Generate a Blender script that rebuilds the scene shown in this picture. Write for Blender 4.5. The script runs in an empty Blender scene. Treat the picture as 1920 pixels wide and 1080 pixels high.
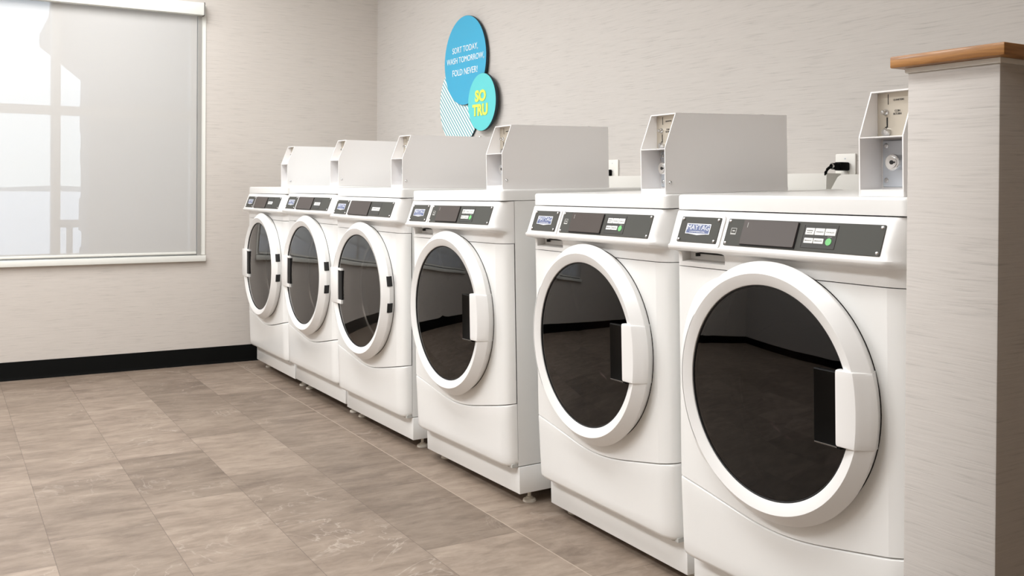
import bpy, bmesh, math, random
from mathutils import Vector, Matrix, Euler
PI = math.pi
SC = bpy.context.scene
COL = SC.collection
random.seed(4)

# ------------------------------------------------------------------ camera
CAM_POS = (1.9149, -1.6328, 1.0487)
YAW, PITCH, ROLL = 1.0333, -0.0068, 0.0068
F_PX, PPX, PPY = 1827.45, 973.18, 366.98
fw = Vector((-math.sin(YAW) * math.cos(PITCH), math.cos(YAW) * math.cos(PITCH), math.sin(PITCH)))
rt = Vector((math.cos(YAW), math.sin(YAW), 0)); up = rt.cross(fw)
r2 = rt * math.cos(ROLL) + up * math.sin(ROLL); u2 = -rt * math.sin(ROLL) + up * math.cos(ROLL)
cd = bpy.data.cameras.new('camera'); cam = bpy.data.objects.new('camera', cd); COL.objects.link(cam)
R = Matrix((r2, u2, -fw)).transposed().to_4x4()
cam.matrix_world = Matrix.Translation(CAM_POS) @ R
cd.sensor_width = 36; cd.lens = F_PX / 1920 * 36
cd.shift_x = (960 - PPX) / 1920; cd.shift_y = (PPY - 540) / 1920
cd.clip_start = 0.05; cd.clip_end = 500
SC.camera = cam

# ------------------------------------------------------------------ sky, exposure
w = bpy.data.worlds.new('sky'); SC.world = w; w.use_nodes = True
nt = w.node_tree; nt.nodes.clear()
out = nt.nodes.new('ShaderNodeOutputWorld'); bg = nt.nodes.new('ShaderNodeBackground')
tc = nt.nodes.new('ShaderNodeTexCoord'); sp = nt.nodes.new('ShaderNodeSeparateXYZ'); rp = nt.nodes.new('ShaderNodeValToRGB')
nt.links.new(tc.outputs['Generated'], sp.inputs[0]); nt.links.new(sp.outputs['Z'], rp.inputs[0])
rp.color_ramp.elements[0].position = 0.0; rp.color_ramp.elements[0].color = (0.80, 0.92, 1.0, 1)
rp.color_ramp.elements[1].position = 0.6; rp.color_ramp.elements[1].color = (0.42, 0.62, 1.0, 1)
nt.links.new(rp.outputs[0], bg.inputs[0]); bg.inputs[1].default_value = 1.45
nt.links.new(bg.outputs[0], out.inputs[0])
sd = bpy.data.lights.new('sun', 'SUN'); sd.energy = 2.2; sd.angle = 0.02; sd.color = (1.0, 0.93, 0.80)  # added to brighten the ground outside, angled away from the window
sun = bpy.data.objects.new('sun', sd); COL.objects.link(sun)
sun.rotation_euler = Vector((0.12, 0.80, 0.58)).to_track_quat('Z', 'Y').to_euler()
SC.view_settings.view_transform = 'Standard'; SC.view_settings.look = 'None'
SC.view_settings.exposure = 0.05; SC.view_settings.gamma = 1; SC.view_settings.use_curve_mapping = False
LAMP_W = 28.5          # base watts of each added, unseen ceiling panel

# ------------------------------------------------------------------ material helpers
def s2l(c):
    return tuple((v / 12.92 if v <= 0.04045 else ((v + 0.055) / 1.055) ** 2.4) for v in [x / 255 for x in c])
def mat(name, rgb, rough=0.5, metal=0.0, coat=0.0, emis=None, estr=0, spec=0.5, srgb=True):
    m = bpy.data.materials.new(name); m.use_nodes = True
    b = m.node_tree.nodes['Principled BSDF']
    c = s2l(rgb) if srgb else rgb
    b.inputs['Base Color'].default_value = (*c, 1); b.inputs['Roughness'].default_value = rough
    b.inputs['Metallic'].default_value = metal; b.inputs['Coat Weight'].default_value = coat
    b.inputs['Coat Roughness'].default_value = 0.1; b.inputs['Specular IOR Level'].default_value = spec
    if emis: b.inputs['Emission Color'].default_value = (*emis, 1); b.inputs['Emission Strength'].default_value = estr
    return m
class NT:
    def __init__(s, m): s.t = m.node_tree; s.b = s.t.nodes.get('Principled BSDF')
    def n(s, typ, **kw):
        x = s.t.nodes.new(typ)
        for k, v in kw.items(): setattr(x, k, v)
        return x
    def l(s, a, b): s.t.links.new(a, b)
    def math(s, op, a, b=None, c=None):
        x = s.t.nodes.new('ShaderNodeMath'); x.operation = op
        for i, v in enumerate((a, b, c)):
            if v is None: continue
            if isinstance(v, (int, float)): x.inputs[i].default_value = v
            else: s.l(v, x.inputs[i])
        return x.outputs[0]
    def mix(s, f, a, b, mode='MIX'):
        x = s.t.nodes.new('ShaderNodeMix'); x.data_type = 'RGBA'; x.blend_type = mode
        for i, v in ((0, f), (6, a), (7, b)):
            if isinstance(v, (int, float)): x.inputs[i].default_value = v
            elif isinstance(v, tuple): x.inputs[i].default_value = (*v, 1) if len(v) == 3 else v
            else: s.l(v, x.inputs[i])
        return x.outputs[2]
    def noise(s, vec, scale, detail=4, rough=0.55, dist=0.0, w=None):
        x = s.t.nodes.new('ShaderNodeTexNoise'); x.inputs['Scale'].default_value = scale; x.inputs['Detail'].default_value = detail
        x.inputs['Roughness'].default_value = rough; x.inputs['Distortion'].default_value = dist; s.l(vec, x.inputs['Vector'])
        return x.outputs['Fac']
    def comb(s, x, y, z):
        c = s.t.nodes.new('ShaderNodeCombineXYZ')
        for i, v in enumerate((x, y, z)):
            if isinstance(v, (int, float)): c.inputs[i].default_value = v
            else: s.l(v, c.inputs[i])
        return c.outputs[0]
    def ramp(s, f, pts):
        r = s.t.nodes.new('ShaderNodeValToRGB'); s.l(f, r.inputs[0]); e = r.color_ramp.elements
        while len(e) < len(pts): e.new(0.5)
        for el, (p, c) in zip(e, pts): el.position = p; el.color = (*c, 1) if len(c) == 3 else c
        return r.outputs[0]
    def xyz(s):
        g = s.t.nodes.new('ShaderNodeNewGeometry'); q = s.t.nodes.new('ShaderNodeSeparateXYZ'); s.l(g.outputs['Position'], q.inputs[0])
        return q.outputs
    def bump(s, h, strength, dist):
        b = s.t.nodes.new('ShaderNodeBump'); b.inputs['Strength'].default_value = strength; b.inputs['Distance'].default_value = dist
        s.l(h, b.inputs['Height']); s.l(b.outputs[0], s.b.inputs['Normal'])

def wallpaper(name, base):
    m = mat(name, base, rough=0.75, spec=0.25); t = NT(m); X, Y, Z = t.xyz()
    u = t.math('ADD', X, Y)
    wob = t.math('MULTIPLY', t.noise(t.comb(t.math('MULTIPLY', u, 1.6), 0, t.math('MULTIPLY', Z, 4)), 1.0, 2), 0.035)
    zz = t.math('ADD', Z, wob)
    fine = t.noise(t.comb(t.math('MULTIPLY', u, 7), 0, t.math('MULTIPLY', zz, 210)), 1.0, 5, 0.65)
    broad = t.noise(t.comb(t.math('MULTIPLY', u, 2.2), 5, t.math('MULTIPLY', zz, 55)), 1.0, 3, 0.6)
    dark = t.ramp(fine, [(0.30, (1, 1, 1)), (0.44, (0.15, 0.15, 0.15)), (0.60, (0, 0, 0))])
    lb = s2l(base); dk = tuple(c * 0.70 for c in lb)
    c1 = t.mix(t.math('MULTIPLY', dark, 0.92), lb, dk)
    c2 = t.mix(t.math('MULTIPLY', broad, 0.30), c1, tuple(c * 0.80 for c in lb))
    t.l(c2, t.b.inputs['Base Color']); t.bump(t.math('ADD', fine, t.math('MULTIPLY', broad, 0.4)), 0.22, 0.002)
    return m
M = {}
M['paper'] = wallpaper('wallpaper_light', (207, 202, 197))  # same paper as the left wall, darkened to balance the light
M['paper_left'] = wallpaper('wallpaper_left', (213, 206, 199))  # same paper, lighter tone standing in for the left wall's brighter light

def floor_mat():
    m = mat('floor_tile', (150, 135, 122), rough=0.38, spec=0.4); t = NT(m); X, Y, Z = t.xyz()
    TW, TL = 0.3106, 0.6096
    ry = t.math('DIVIDE', t.math('ADD', Y, 1.349 + TW * 20), TW); row = t.math('FLOOR', ry); fy = t.math('FRACT', ry)
    rr = t.math('SUBTRACT', row, 20)
    xx = t.math('DIVIDE', t.math('ADD', t.math('ADD', X, 1.25 + TL * 30), t.math('MULTIPLY', rr, TL / 3)), TL)
    colm = t.math('FLOOR', xx); fx = t.math('FRACT', xx)
    wn = t.n('ShaderNodeTexWhiteNoise'); t.l(t.comb(row, colm, 3.7), wn.inputs['Vector']); rnd = wn.outputs['Value']; rc = wn.outputs['Color']
    sr = t.n('ShaderNodeSeparateXYZ'); t.l(rc, sr.inputs[0])
    ox = t.math('MULTIPLY', sr.outputs[0], 40); oy = t.math('MULTIPLY', sr.outputs[1], 40)
    # stone figure: layered streaks along the row, clouding and pale veins, shifted per tile
    px = t.math('ADD', X, ox); py = t.math('ADD', Y, oy)
    v1 = t.comb(t.math('MULTIPLY', px, 4.5), t.math('MULTIPLY', py, 1.6), rnd)
    v2 = t.comb(px, py, rnd)
    cloud = t.noise(v1, 1.7, 7, 0.62, 0.8)
    fine = t.noise(t.comb(t.math('MULTIPLY', px, 28), t.math('MULTIPLY', py, 7), rnd), 1.0, 5, 0.7, 0.6)
    vn = t.noise(v2, 2.6, 5, 0.55, 1.6)
    vein = t.math('ABSOLUTE', t.math('SUBTRACT', vn, 0.5))
    veinm = t.ramp(vein, [(0.0, (1, 1, 1)), (0.004, (0.6, 0.6, 0.6)), (0.010, (0, 0, 0))])
    gate = t.ramp(t.noise(v2, 1.9, 3, 0.5), [(0.50, (0, 0, 0)), (0.66, (1, 1, 1))])
    lo, mid, hi = s2l((116, 101, 89)), s2l((143, 127, 113)), s2l((168, 152, 137))
    base = t.ramp(cloud, [(0.28, lo), (0.5, mid), (0.72, hi)])
    base = t.mix(t.ramp(fine, [(0.35, (0, 0, 0)), (0.7, (0.55, 0.55, 0.55))]), base, s2l((108, 95, 83)))
    mott = t.noise(t.comb(t.math('MULTIPLY', px, 2.2), py, rnd), 9.0, 6, 0.7, 0.5)
    base = t.mix(t.ramp(mott, [(0.42, (0, 0, 0)), (0.68, (0.5, 0.5, 0.5))]), base, hi)
    tone = t.mix(rnd, s2l((186, 181, 176)), (1.0, 1.0, 1.0))
    base = t.mix(0.62, base, tone, 'MULTIPLY')
    base = t.mix(t.math('MULTIPLY', t.math('MULTIPLY', veinm, gate), 0.34), base, s2l((205, 194, 182)))
    gy = t.math('MINIMUM', fy, t.math('SUBTRACT', 1, fy)); gx = t.math('MINIMUM', fx, t.math('SUBTRACT', 1, fx))
    gd = t.math('MINIMUM', t.math('MULTIPLY', gy, TW), t.math('MULTIPLY', gx, TL))
    grout = t.math('LESS_THAN', gd, 0.0011)
    base = t.mix(t.math('MULTIPLY', grout, 0.62), base, s2l((86, 74, 66)))
    # one seam in the field shows pale instead of dark
    pale = t.math('MULTIPLY', t.math('LESS_THAN', t.math('ABSOLUTE', t.math('ADD', Y, 0.1066)), 0.0016), t.math('GREATER_THAN', X, -4))
    base = t.mix(t.math('MULTIPLY', pale, 0.7), base, s2l((190, 174, 158)))
    t.l(base, t.b.inputs['Base Color'])
    h = t.math('SUBTRACT', t.math('MULTIPLY', cloud, 0.3), grout)
    t.bump(h, 0.25, 0.0012)
    t.l(t.math('ADD', 0.33, t.math('MULTIPLY', fine, 0.2)), t.b.inputs['Roughness'])
    return m
M['floor'] = floor_mat()
M['accent'] = mat('taupe_accent_paint', (158, 138, 114), 0.8)  # invented colour for the unseen right wall, damps bounce onto the partition
M['ceiling'] = mat('ceiling_white', (235, 233, 228), 0.9)
M['enamel'] = mat('white_enamel', (240, 240, 238), 0.28, coat=0.25)
M['plastic'] = mat('white_plastic', (236, 235, 233), 0.33, coat=0.1)
M['steel_paint'] = mat('white_painted_steel', (246, 244, 243), 0.42)
M['black'] = mat('black_vinyl', (5, 5, 4), 0.7, spec=0.1)
M['gap'] = mat('dark_rubber', (14, 13, 13), 0.7)  # rubber parts, dark openings and painted shade behind the door rim
M['plate'] = mat('charcoal_grey_panel', (77, 77, 73), 0.6, spec=0.2)
M['display'] = mat('smoked_display', (76, 68, 64), 0.35, spec=0.25)
M['keypad'] = mat('keypad_grey', (72, 72, 70), 0.55, spec=0.2)
M['key_white'] = mat('key_white', (232, 232, 228), 0.5)
M['key_green'] = mat('key_green', (112, 196, 118), 0.5)
M['print_dark'] = mat('print_dark', (70, 68, 66), 0.6)
M['print_grey'] = mat('print_grey', (190, 190, 186), 0.6)
M['navy'] = mat('badge_blue', (84, 98, 140), 0.4)
M['badge_white'] = mat('badge_white', (232, 234, 240), 0.4)
M['chrome'] = mat('bright_metal', (205, 205, 205), 0.2, metal=1)
M['galv'] = mat('galvanised_steel', (205, 210, 217), 0.42, metal=0.35)
M['tan'] = mat('brushed_nickel_plate', (196, 188, 174), 0.35, metal=0.35)
M['drum'] = mat('drum_steel', (205, 203, 200), 0.38, metal=0.55)
M['drumback'] = mat('drum_back', (196, 190, 186), 0.55, metal=0.0)
M['gloss_black'] = mat('gloss_black', (4, 4, 4), 0.3, spec=0.12)
M['dark_chrome'] = mat('dark_chrome', (120, 118, 116), 0.25, metal=1)
M['collar'] = mat('collar_steel', (214, 213, 211), 0.32, metal=0.85)
M['foot'] = mat('pale_rubber_foot', (214, 208, 196), 0.6)
M['outlet'] = mat('outlet_white', (238, 236, 230), 0.35)
M['ledge'] = mat('ledge_white', (232, 230, 224), 0.4)
M['blue'] = mat('sign_blue', (62, 172, 212), 0.45)
M['aqua'] = mat('sign_aqua', (98, 208, 212), 0.45)
M['yellow'] = mat('sign_yellow', (222, 232, 96), 0.5)
M['white_ink'] = mat('white_ink', (236, 244, 248), 0.5)
M['sign_edge'] = mat('sign_edge', (20, 46, 56), 0.6)
M['win_white'] = mat('window_white', (236, 236, 230), 0.35)
M['alu'] = mat('aluminium_frame', (176, 174, 170), 0.4, metal=0.3)
M['stucco'] = mat('grey_stucco', (120, 114, 108), 0.9)
M['ext_ground'] = mat('pale_dry_ground', (250, 244, 232), 0.95)
M['far_dark'] = mat('far_treeline', (150, 156, 156), 0.9)
M['ext_post'] = mat('post_grey', (110, 104, 98), 0.8)

def wood():
    m = mat('oak_cap', (178, 122, 62), 0.38, coat=0.2); t = NT(m); X, Y, Z = t.xyz()
    g = t.noise(t.comb(t.math('MULTIPLY', X, 6), t.math('MULTIPLY', Y, 5), t.math('MULTIPLY', Z, 90)), 1.0, 6, 0.6, 0.7)
    k = t.noise(t.comb(t.math('MULTIPLY', X, 14), t.math('MULTIPLY', Y, 14), t.math('MULTIPLY', Z, 30)), 1.0, 3, 0.5, 1.5)
    c = t.ramp(g, [(0.3, s2l((132, 85, 36))), (0.5, s2l((168, 115, 54))), (0.72, s2l((190, 136, 72)))])
    c = t.mix(t.ramp(k, [(0.66, (0, 0, 0)), (0.75, (0.7, 0.7, 0.7))]), c, s2l((120, 72, 30)))
    t.l(c, t.b.inputs['Base Color']); return m
M['wood'] = wood()

def tinted_glass(name, tint, ior=1.5, rough=0.0):
    m = bpy.data.materials.new(name); m.use_nodes = True; n = m.node_tree.nodes; n.clear(); l = m.node_tree.links
    o = n.new('ShaderNodeOutputMaterial'); mx = n.new('ShaderNodeMixShader'); tr = n.new('ShaderNodeBsdfTransparent'); gl = n.new('ShaderNodeBsdfGlossy')
    fr = n.new('ShaderNodeFresnel'); fr.inputs[0].default_value = ior; tr.inputs[0].default_value = (*tint, 1); gl.inputs['Roughness'].default_value = rough
    gl.inputs[0].default_value = (0.95, 0.95, 0.95, 1)
    l.new(fr.outputs[0], mx.inputs[0]); l.new(tr.outputs[0], mx.inputs[1]); l.new(gl.outputs[0], mx.inputs[2]); l.new(mx.outputs[0], o.inputs[0])
    return m
M['glass_dark'] = tinted_glass('smoked_door_glass', (0.15, 0.12, 0.115), 1.48, 0.0)
M['glass_clear'] = tinted_glass('grey_door_glass', (0.90, 0.885, 0.87), 1.75, 0.0)
M['pane'] = tinted_glass('window_pane', (0.97, 0.98, 0.98), 1.45)
def shade_mat():
    m = bpy.data.materials.new('screen_fabric'); m.use_nodes = True; n = m.node_tree.nodes; n.clear(); l = m.node_tree.links
    o = n.new('ShaderNodeOutputMaterial'); mx = n.new('ShaderNodeMixShader'); tr = n.new('ShaderNodeBsdfTransparent')
    df = n.new('ShaderNodeBsdfDiffuse'); tl = n.new('ShaderNodeBsdfTranslucent'); m2 = n.new('ShaderNodeMixShader')
    df.inputs[0].default_value = (*s2l((219, 216, 212)), 1); tl.inputs[0].default_value = (*s2l((236, 234, 230)), 1)
    m2.inputs[0].default_value = 0.15; mx.inputs[0].default_value = 0.78
    l.new(df.outputs[0], m2.inputs[1]); l.new(tl.outputs[0], m2.inputs[2])
    l.new(tr.outputs[0], mx.inputs[1]); l.new(m2.outputs[0], mx.inputs[2]); l.new(mx.outputs[0], o.inputs[0]); return m
M['shade'] = shade_mat()
def stripes():
    m = mat('sign_stripes', (240, 246, 246), 0.5); t = NT(m); X, Y, Z = t.xyz()
    a = math.radians(48)
    d = t.math('ADD', t.math('MULTIPLY', X, math.cos(a)), t.math('MULTIPLY', Z, math.sin(a)))
    f = t.math('FRACT', t.math('DIVIDE', d, 0.0195))
    k = t.math('LESS_THAN', f, 0.42)
    t.l(t.mix(k, s2l((244, 250, 250)), s2l((104, 172, 182))), t.b.inputs['Base Color']); return m
M['stripes'] = stripes()
M['lamp'] = mat('lamp_diffuser', (250, 250, 245), 0.5, emis=(1, 0.98, 0.95), estr=2.0)  # glowing face of the added ceiling panels

# ------------------------------------------------------------------ mesh helpers
class MB:
    def __init__(s): s.v = []; s.f = []
    def add(s, vs, fs):
        o = len(s.v); s.v += [tuple(p) for p in vs]; s.f += [tuple(i + o for i in f) for f in fs]
    def box(s, x0, y0, z0, x1, y1, z1):
        s.add([(x, y, z) for z in (z0, z1) for y in (y0, y1) for x in (x0, x1)],
              [(0, 2, 3, 1), (4, 5, 7, 6), (0, 1, 5, 4), (2, 6, 7, 3), (0, 4, 6, 2), (1, 3, 7, 5)])
    def rbox(s, x0, y0, z0, x1, y1, z1, r, seg=3):
        bm = bmesh.new(); bmesh.ops.create_cube(bm, size=1)
        for v in bm.verts: v.co = Vector(((x0 + x1) / 2 + v.co.x * (x1 - x0), (y0 + y1) / 2 + v.co.y * (y1 - y0), (z0 + z1) / 2 + v.co.z * (z1 - z0)))
        bmesh.ops.bevel(bm, geom=list(bm.edges), offset=r, segments=seg, affect='EDGES', profile=0.5)
        s.bm(bm)
    def bm(s, bm, mtx=None):
        bm.verts.index_update()
        s.add([(mtx @ v.co if mtx else v.co)[:] for v in bm.verts], [[v.index for v in f.verts] for f in bm.faces]); bm.free()
    def grid(s, rows, closeu=False):
        n = len(rows[0]); o = []
        for i in range(len(rows) - 1):
            for j in range(n - 1 if not closeu else n):
                k = (j + 1) % n; o.append((i * n + j, i * n + k, (i + 1) * n + k, (i + 1) * n + j))
        s.add([p for r in rows for p in r], o)
    def lathe(s, prof, c, axis='y', n=96, a0=0, a1=2 * PI):
        """prof: (radius, offset along axis); centre c; axis y or z or x"""
        full = abs(a1 - a0 - 2 * PI) < 1e-6; N = n if full else n + 1; rows = []
        for r, h in prof:
            row = []
            for i in range(N):
                a = a0 + (a1 - a0) * i / n; p, q = r * math.cos(a), r * math.sin(a)
                row.append({'y': (c[0] + p, c[1] + h, c[2] + q), 'z': (c[0] + p, c[1] + q, c[2] + h), 'x': (c[0] + h, c[1] + p, c[2] + q)}[axis])
            rows.append(row)
        s.grid(rows, full)
    def prism(s, pts, a, b, axis='x'):
        """polygon pts in the other two axes extruded from a to b"""
        def P(p, h): return {'x': (h, p[0], p[1]), 'y': (p[0], h, p[1]), 'z': (p[0], p[1], h)}[axis]
        n = len(pts)
        s.add([P(p, a) for p in pts] + [P(p, b) for p in pts], [tuple(range(n))[::-1], tuple(range(n, 2 * n))] + [(i, (i + 1) % n, n + (i + 1) % n, n + i) for i in range(n)])
    def tube(s, pts, r, n=10):
        rows = []
        for i, p in enumerate(pts):
            p = Vector(p); d = (Vector(pts[min(i + 1, len(pts) - 1)]) - Vector(pts[max(i - 1, 0)])).normalized()
            a = d.orthogonal().normalized(); b = d.cross(a)
            rows.append([tuple(p + a * r * math.cos(2 * PI * k / n) + b * r * math.sin(2 * PI * k / n)) for k in range(n)])
        s.grid(rows, True); s.add(rows[0], [tuple(range(n))]); s.add(rows[-1], [tuple(range(n))])
    def mesh(s, name, m, smooth=35):
        me = bpy.data.meshes.new(name); me.from_pydata(s.v, [], s.f)
        bm = bmesh.new(); bm.from_mesh(me); bmesh.ops.remove_doubles(bm, verts=bm.verts, dist=1e-5)
        bmesh.ops.dissolve_degenerate(bm, edges=bm.edges, dist=1e-6)
        bmesh.ops.recalc_face_normals(bm, faces=bm.faces)
        if smooth:
            for f in bm.faces: f.smooth = True
            for e in bm.edges:
                if len(e.link_faces) != 2 or e.calc_face_angle(0) > math.radians(smooth): e.smooth = False
        bm.to_mesh(me); bm.free(); me.materials.append(m); return me
def link(name, me, parent=None):
    o = bpy.data.objects.new(name, me); COL.objects.link(o)
    if parent: o.parent = parent
    return o
def struct(name, mb, m, parent=None, smooth=35):
    o = link(name, mb.mesh(name, m, smooth), parent)
    if not parent: o['kind'] = 'structure'
    return o
def thing(name, label, cat, loc=(0, 0, 0), group=None):
    o = bpy.data.objects.new(name, None); COL.objects.link(o); o.location = loc; o.empty_display_size = 0.1
    o['label'] = label; o['category'] = cat
    if group: o['group'] = group
    return o
def text_mesh(txt, size, m, width=None, height=None, ext=0.0004, spacing=1.0, off=0.0):
    cu = bpy.data.curves.new('lettering', 'FONT'); cu.body = txt; cu.size = size; cu.align_x = 'CENTER'; cu.align_y = 'CENTER'
    cu.extrude = ext; cu.space_line = spacing; cu.resolution_u = 3; cu.offset = off
    ob = bpy.data.objects.new('tmp', cu); COL.objects.link(ob)
    me = bpy.data.meshes.new_from_object(ob.evaluated_get(bpy.context.evaluated_depsgraph_get()))
    bpy.data.objects.remove(ob); bpy.data.curves.remove(cu)
    xs = [v.co.x for v in me.vertices]; ys = [v.co.y for v in me.vertices]
    cx, cy = (min(xs) + max(xs)) / 2, (min(ys) + max(ys)) / 2
    sx = width / (max(xs) - min(xs)) if width else 1; sy = height / (max(ys) - min(ys)) if height else sx
    for v in me.vertices: v.co.x = (v.co.x - cx) * sx; v.co.y = (v.co.y - cy) * sy
    me.materials.clear(); me.materials.append(m); return me
def place_text(me, origin, e1, e2):
    """map text plane x,y to e1,e2 at origin (parent-local), keep as mesh data"""
    e1 = Vector(e1).normalized(); e2 = Vector(e2).normalized(); e3 = e1.cross(e2)
    me.transform(Matrix.Translation(origin) @ Matrix((e1, e2, e3)).transposed().to_4x4()); return me

# ------------------------------------------------------------------ room
XL, YB, ZC = -3.982, 0.807, 2.70
YF, XR = -3.9, 3.0
m_ = MB(); m_.box(XL - 0.2, YF - 0.2, -0.1, XR + 0.2, YB + 0.2, 0); struct('floor', m_, M['floor'])
m_ = MB(); m_.box(XL - 0.2, YF - 0.2, ZC, XR + 0.2, YB + 0.2, ZC + 0.1); struct('ceiling', m_, M['ceiling'])
m_ = MB(); m_.box(XL, YB, 0, XR + 0.2, YB + 0.15, ZC); struct('wall_back', m_, M['paper'])
m_ = MB(); m_.box(XL - 0.15, YF - 0.15, 0, XR + 0.2, YF, ZC); struct('wall_front', m_, M['paper'])
m_ = MB(); m_.box(XR, YF, 0, XR + 0.15, YB, ZC); struct('wall_right', m_, M['accent'])  # unseen wall, set close and dark to cut light on right-facing sides
# left wall with the window opening
WY0, WY1, WZ0, WZ1 = -2.25, -0.300, 0.650, 2.125
m_ = MB()
for b in ((YF, WY0, 0, ZC), (WY1, YB + 0.15, 0, ZC), (WY0, WY1, 0, WZ0 - 0.02), (WY0, WY1, WZ1, ZC)):
    m_.box(XL - 0.16, b[0], b[2], XL, b[1], b[3])
struct('wall_left', m_, M['paper_left'])
def base_profile(o, d):   # vinyl cove base profile (offset from wall, z)
    return [(o, 0.0), (o + d * 0.016, 0.0), (o + d * 0.013, 0.006), (o + d * 0.006, 0.018), (o + d * 0.005, 0.095), (o + d * 0.003, 0.0985), (o, 0.0985)]
m_ = MB(); m_.prism(base_profile(XL, 1), YF, YB, 'y'); struct('baseboard_left', m_, M['black'])
m_ = MB(); m_.prism([(p[0], p[1]) for p in base_profile(YB, -1)], XL, XR, 'x'); struct('baseboard_back', m_, M['black'])
m_ = MB(); m_.prism(base_profile(YF, 1), XL, XR, 'x'); struct('baseboard_front', m_, M['black'])
m_ = MB(); m_.prism(base_profile(XR, -1), YF, YB, 'y'); struct('baseboard_right', m_, M['black'])
# half-height partition at the end of the row, oak cap
PX0, PX1, PY, PZ = 0.720, 0.905, -0.077, 1.276
m_ = MB(); m_.rbox(PX0, PY, 0.0005, PX1, YB - 0.0005, PZ, 0.0035, 2); struct('wall_partition', m_, M['paper'])
m_ = MB(); m_.box(PX0 - 0.003, PY - 0.004, PZ - 0.006, PX1 + 0.003, YB - 0.001, PZ + 0.003); struct('trim_1', m_, M['win_white'])
m_ = MB(); m_.rbox(0.698, -0.100, PZ + 0.0035, 0.927, YB - 0.001, PZ + 0.0255, 0.0025, 2); struct('trim_2', m_, M['wood'])

# ------------------------------------------------------------------ window, shade, outside
m_ = MB()
xf0, xf1 = XL - 0.115, XL - 0.06
m_.box(xf0, WY0, WZ0 - 0.02, xf1, WY0 + 0.05, WZ1); m_.box(xf0, WY1 - 0.05, WZ0 - 0.02, xf1, WY1, WZ1)
m_.box(xf0, WY0 + 0.05, WZ0 - 0.02, xf1, WY1 - 0.05, WZ0 + 0.02); m_.box(xf0, WY0 + 0.05, WZ1 - 0.04, xf1, WY1 - 0.05, WZ1)
win = struct('window_1', m_, M['alu'])
m_ = MB(); m_.box(xf0, -1.097, WZ0 + 0.02, xf1, -1.049, WZ1 - 0.04); struct('mullion', m_, M['alu'], win)
m_ = MB()
for a, b in ((WY0 + 0.05, -1.097), (-1.049, WY1 - 0.05)): m_.box(xf0, a, 1.444, xf1, b, 1.494)
struct('transom', m_, M['alu'], win)
m_ = MB(); m_.box(XL - 0.092, WY0 + 0.05, WZ0 + 0.02, XL - 0.088, WY1 - 0.05, WZ1 - 0.04); struct('pane', m_, M['pane'], win, 0)
# painted return and sill
m_ = MB(); m_.box(XL - 0.06, WY1 - 0.004, WZ0, XL + 0.006, WY1 + 0.022, WZ1 - 0.005); struct('trim_3', m_, M['win_white'])
m_ = MB(); m_.rbox(XL - 0.10, WY0 - 0.03, 0.6115, XL + 0.022, -0.276, 0.6455, 0.002, 2); struct('trim_4', m_, M['win_white'])
sh = thing('roller_shade', 'pale see-through screen roller shade pulled down over the window', 'window shade', (XL + 0.02, -1.3, 2.08))
def shl(mb, name, m, smooth=35):
    mb.v = [(p[0] - XL - 0.02, p[1] + 1.3, p[2] - 2.08) for p in mb.v]; return link(name, mb.mesh(name, m, smooth), sh)
m_ = MB(); m_.rbox(XL + 0.004, WY0 - 0.05, 2.052, XL + 0.058, -0.300, 2.124, 0.003, 2); shl(m_, 'headrail', M['win_white'])
m_ = MB(); m_.box(XL + 0.002, -0.300, 2.050, XL + 0.060, -0.295, 2.126); shl(m_, 'end_cap', mat('end_cap_grey', (120, 116, 112), 0.5))
m_ = MB(); m_.grid([[(XL + 0.010, WY0 + 0.01 + (-0.340 - WY0) * i / 12, z) for i in range(13)] for z in (0.668, 1.0, 1.4, 1.8, 2.058)]); shl(m_, 'fabric', M['shade'], 0)
m_ = MB(); m_.rbox(XL + 0.006, WY0 + 0.01, 0.655, XL + 0.015, -0.330, 0.668, 0.002, 2); shl(m_, 'hem_bar', M['win_white'])
m_ = MB(); m_.box(XL + 0.001, -0.326, 0.647, XL + 0.012, -0.304, 2.052); shl(m_, 'side_channel', M['alu'])

m_ = MB(); m_.box(-300, -260, -0.30, XL - 0.17, 260, -0.15); struct('ground_outside', m_, M['ext_ground'])
m_ = MB()
pts = [(-0.962, 2.13), (-0.665, 1.885), (-0.668, 1.62), (-0.66, 1.6)]
zz = 1.6; random.seed(3)
stone = []
while zz > -0.15:
    stone.append((-0.665 + random.uniform(-0.012, 0.012), zz)); zz -= 0.13; stone.append((stone[-1][0], zz + 0.01))
poly = [(-0.962, 2.13), (-0.665, 1.885)] + stone + [(2.6, -0.15), (2.6, 3.2), (-0.80, 3.2), (-0.90, 2.36), (-0.962, 2.22)]
m_.prism(poly, -6.5, -6.0, 'x')
o = link('porch_column', m_.mesh('porch_column', M['stucco'], 0)); o['label'] = 'grey stone porch column with sloping gable seen through the shade'; o['category'] = 'building'
g_ = thing('sign_post', 'small flat board on a short post outdoors beyond the shade', 'post', (-12, -0.16, -0.15))
m_ = MB(); m_.box(-0.04, -0.035, 0, 0.04, 0.035, 0.68); link('post', m_.mesh('post', M['ext_post']), g_)
m_ = MB(); m_.rbox(-0.04, -0.115, 0.66, 0.04, 0.125, 0.76, 0.01, 2); link('board', m_.mesh('board', M['ext_post']), g_)
m_ = MB(); rows = []
random.seed(9)
prof = [(y, 0.35 + 0.5 * abs(math.sin(y * 0.07)) + random.uniform(0, 0.35)) for y in range(-200, 201, 4)]
m_.prism([(-200, -0.2)] + prof + [(200, -0.2)], -232, -230, 'x')
o = link('tree_line', m_.mesh('tree_line', M['far_dark'], 0)); o['label'] = 'hazy distant tree line along the horizon outside'; o['category'] = 'trees'; o['kind'] = 'stuff'

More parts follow.
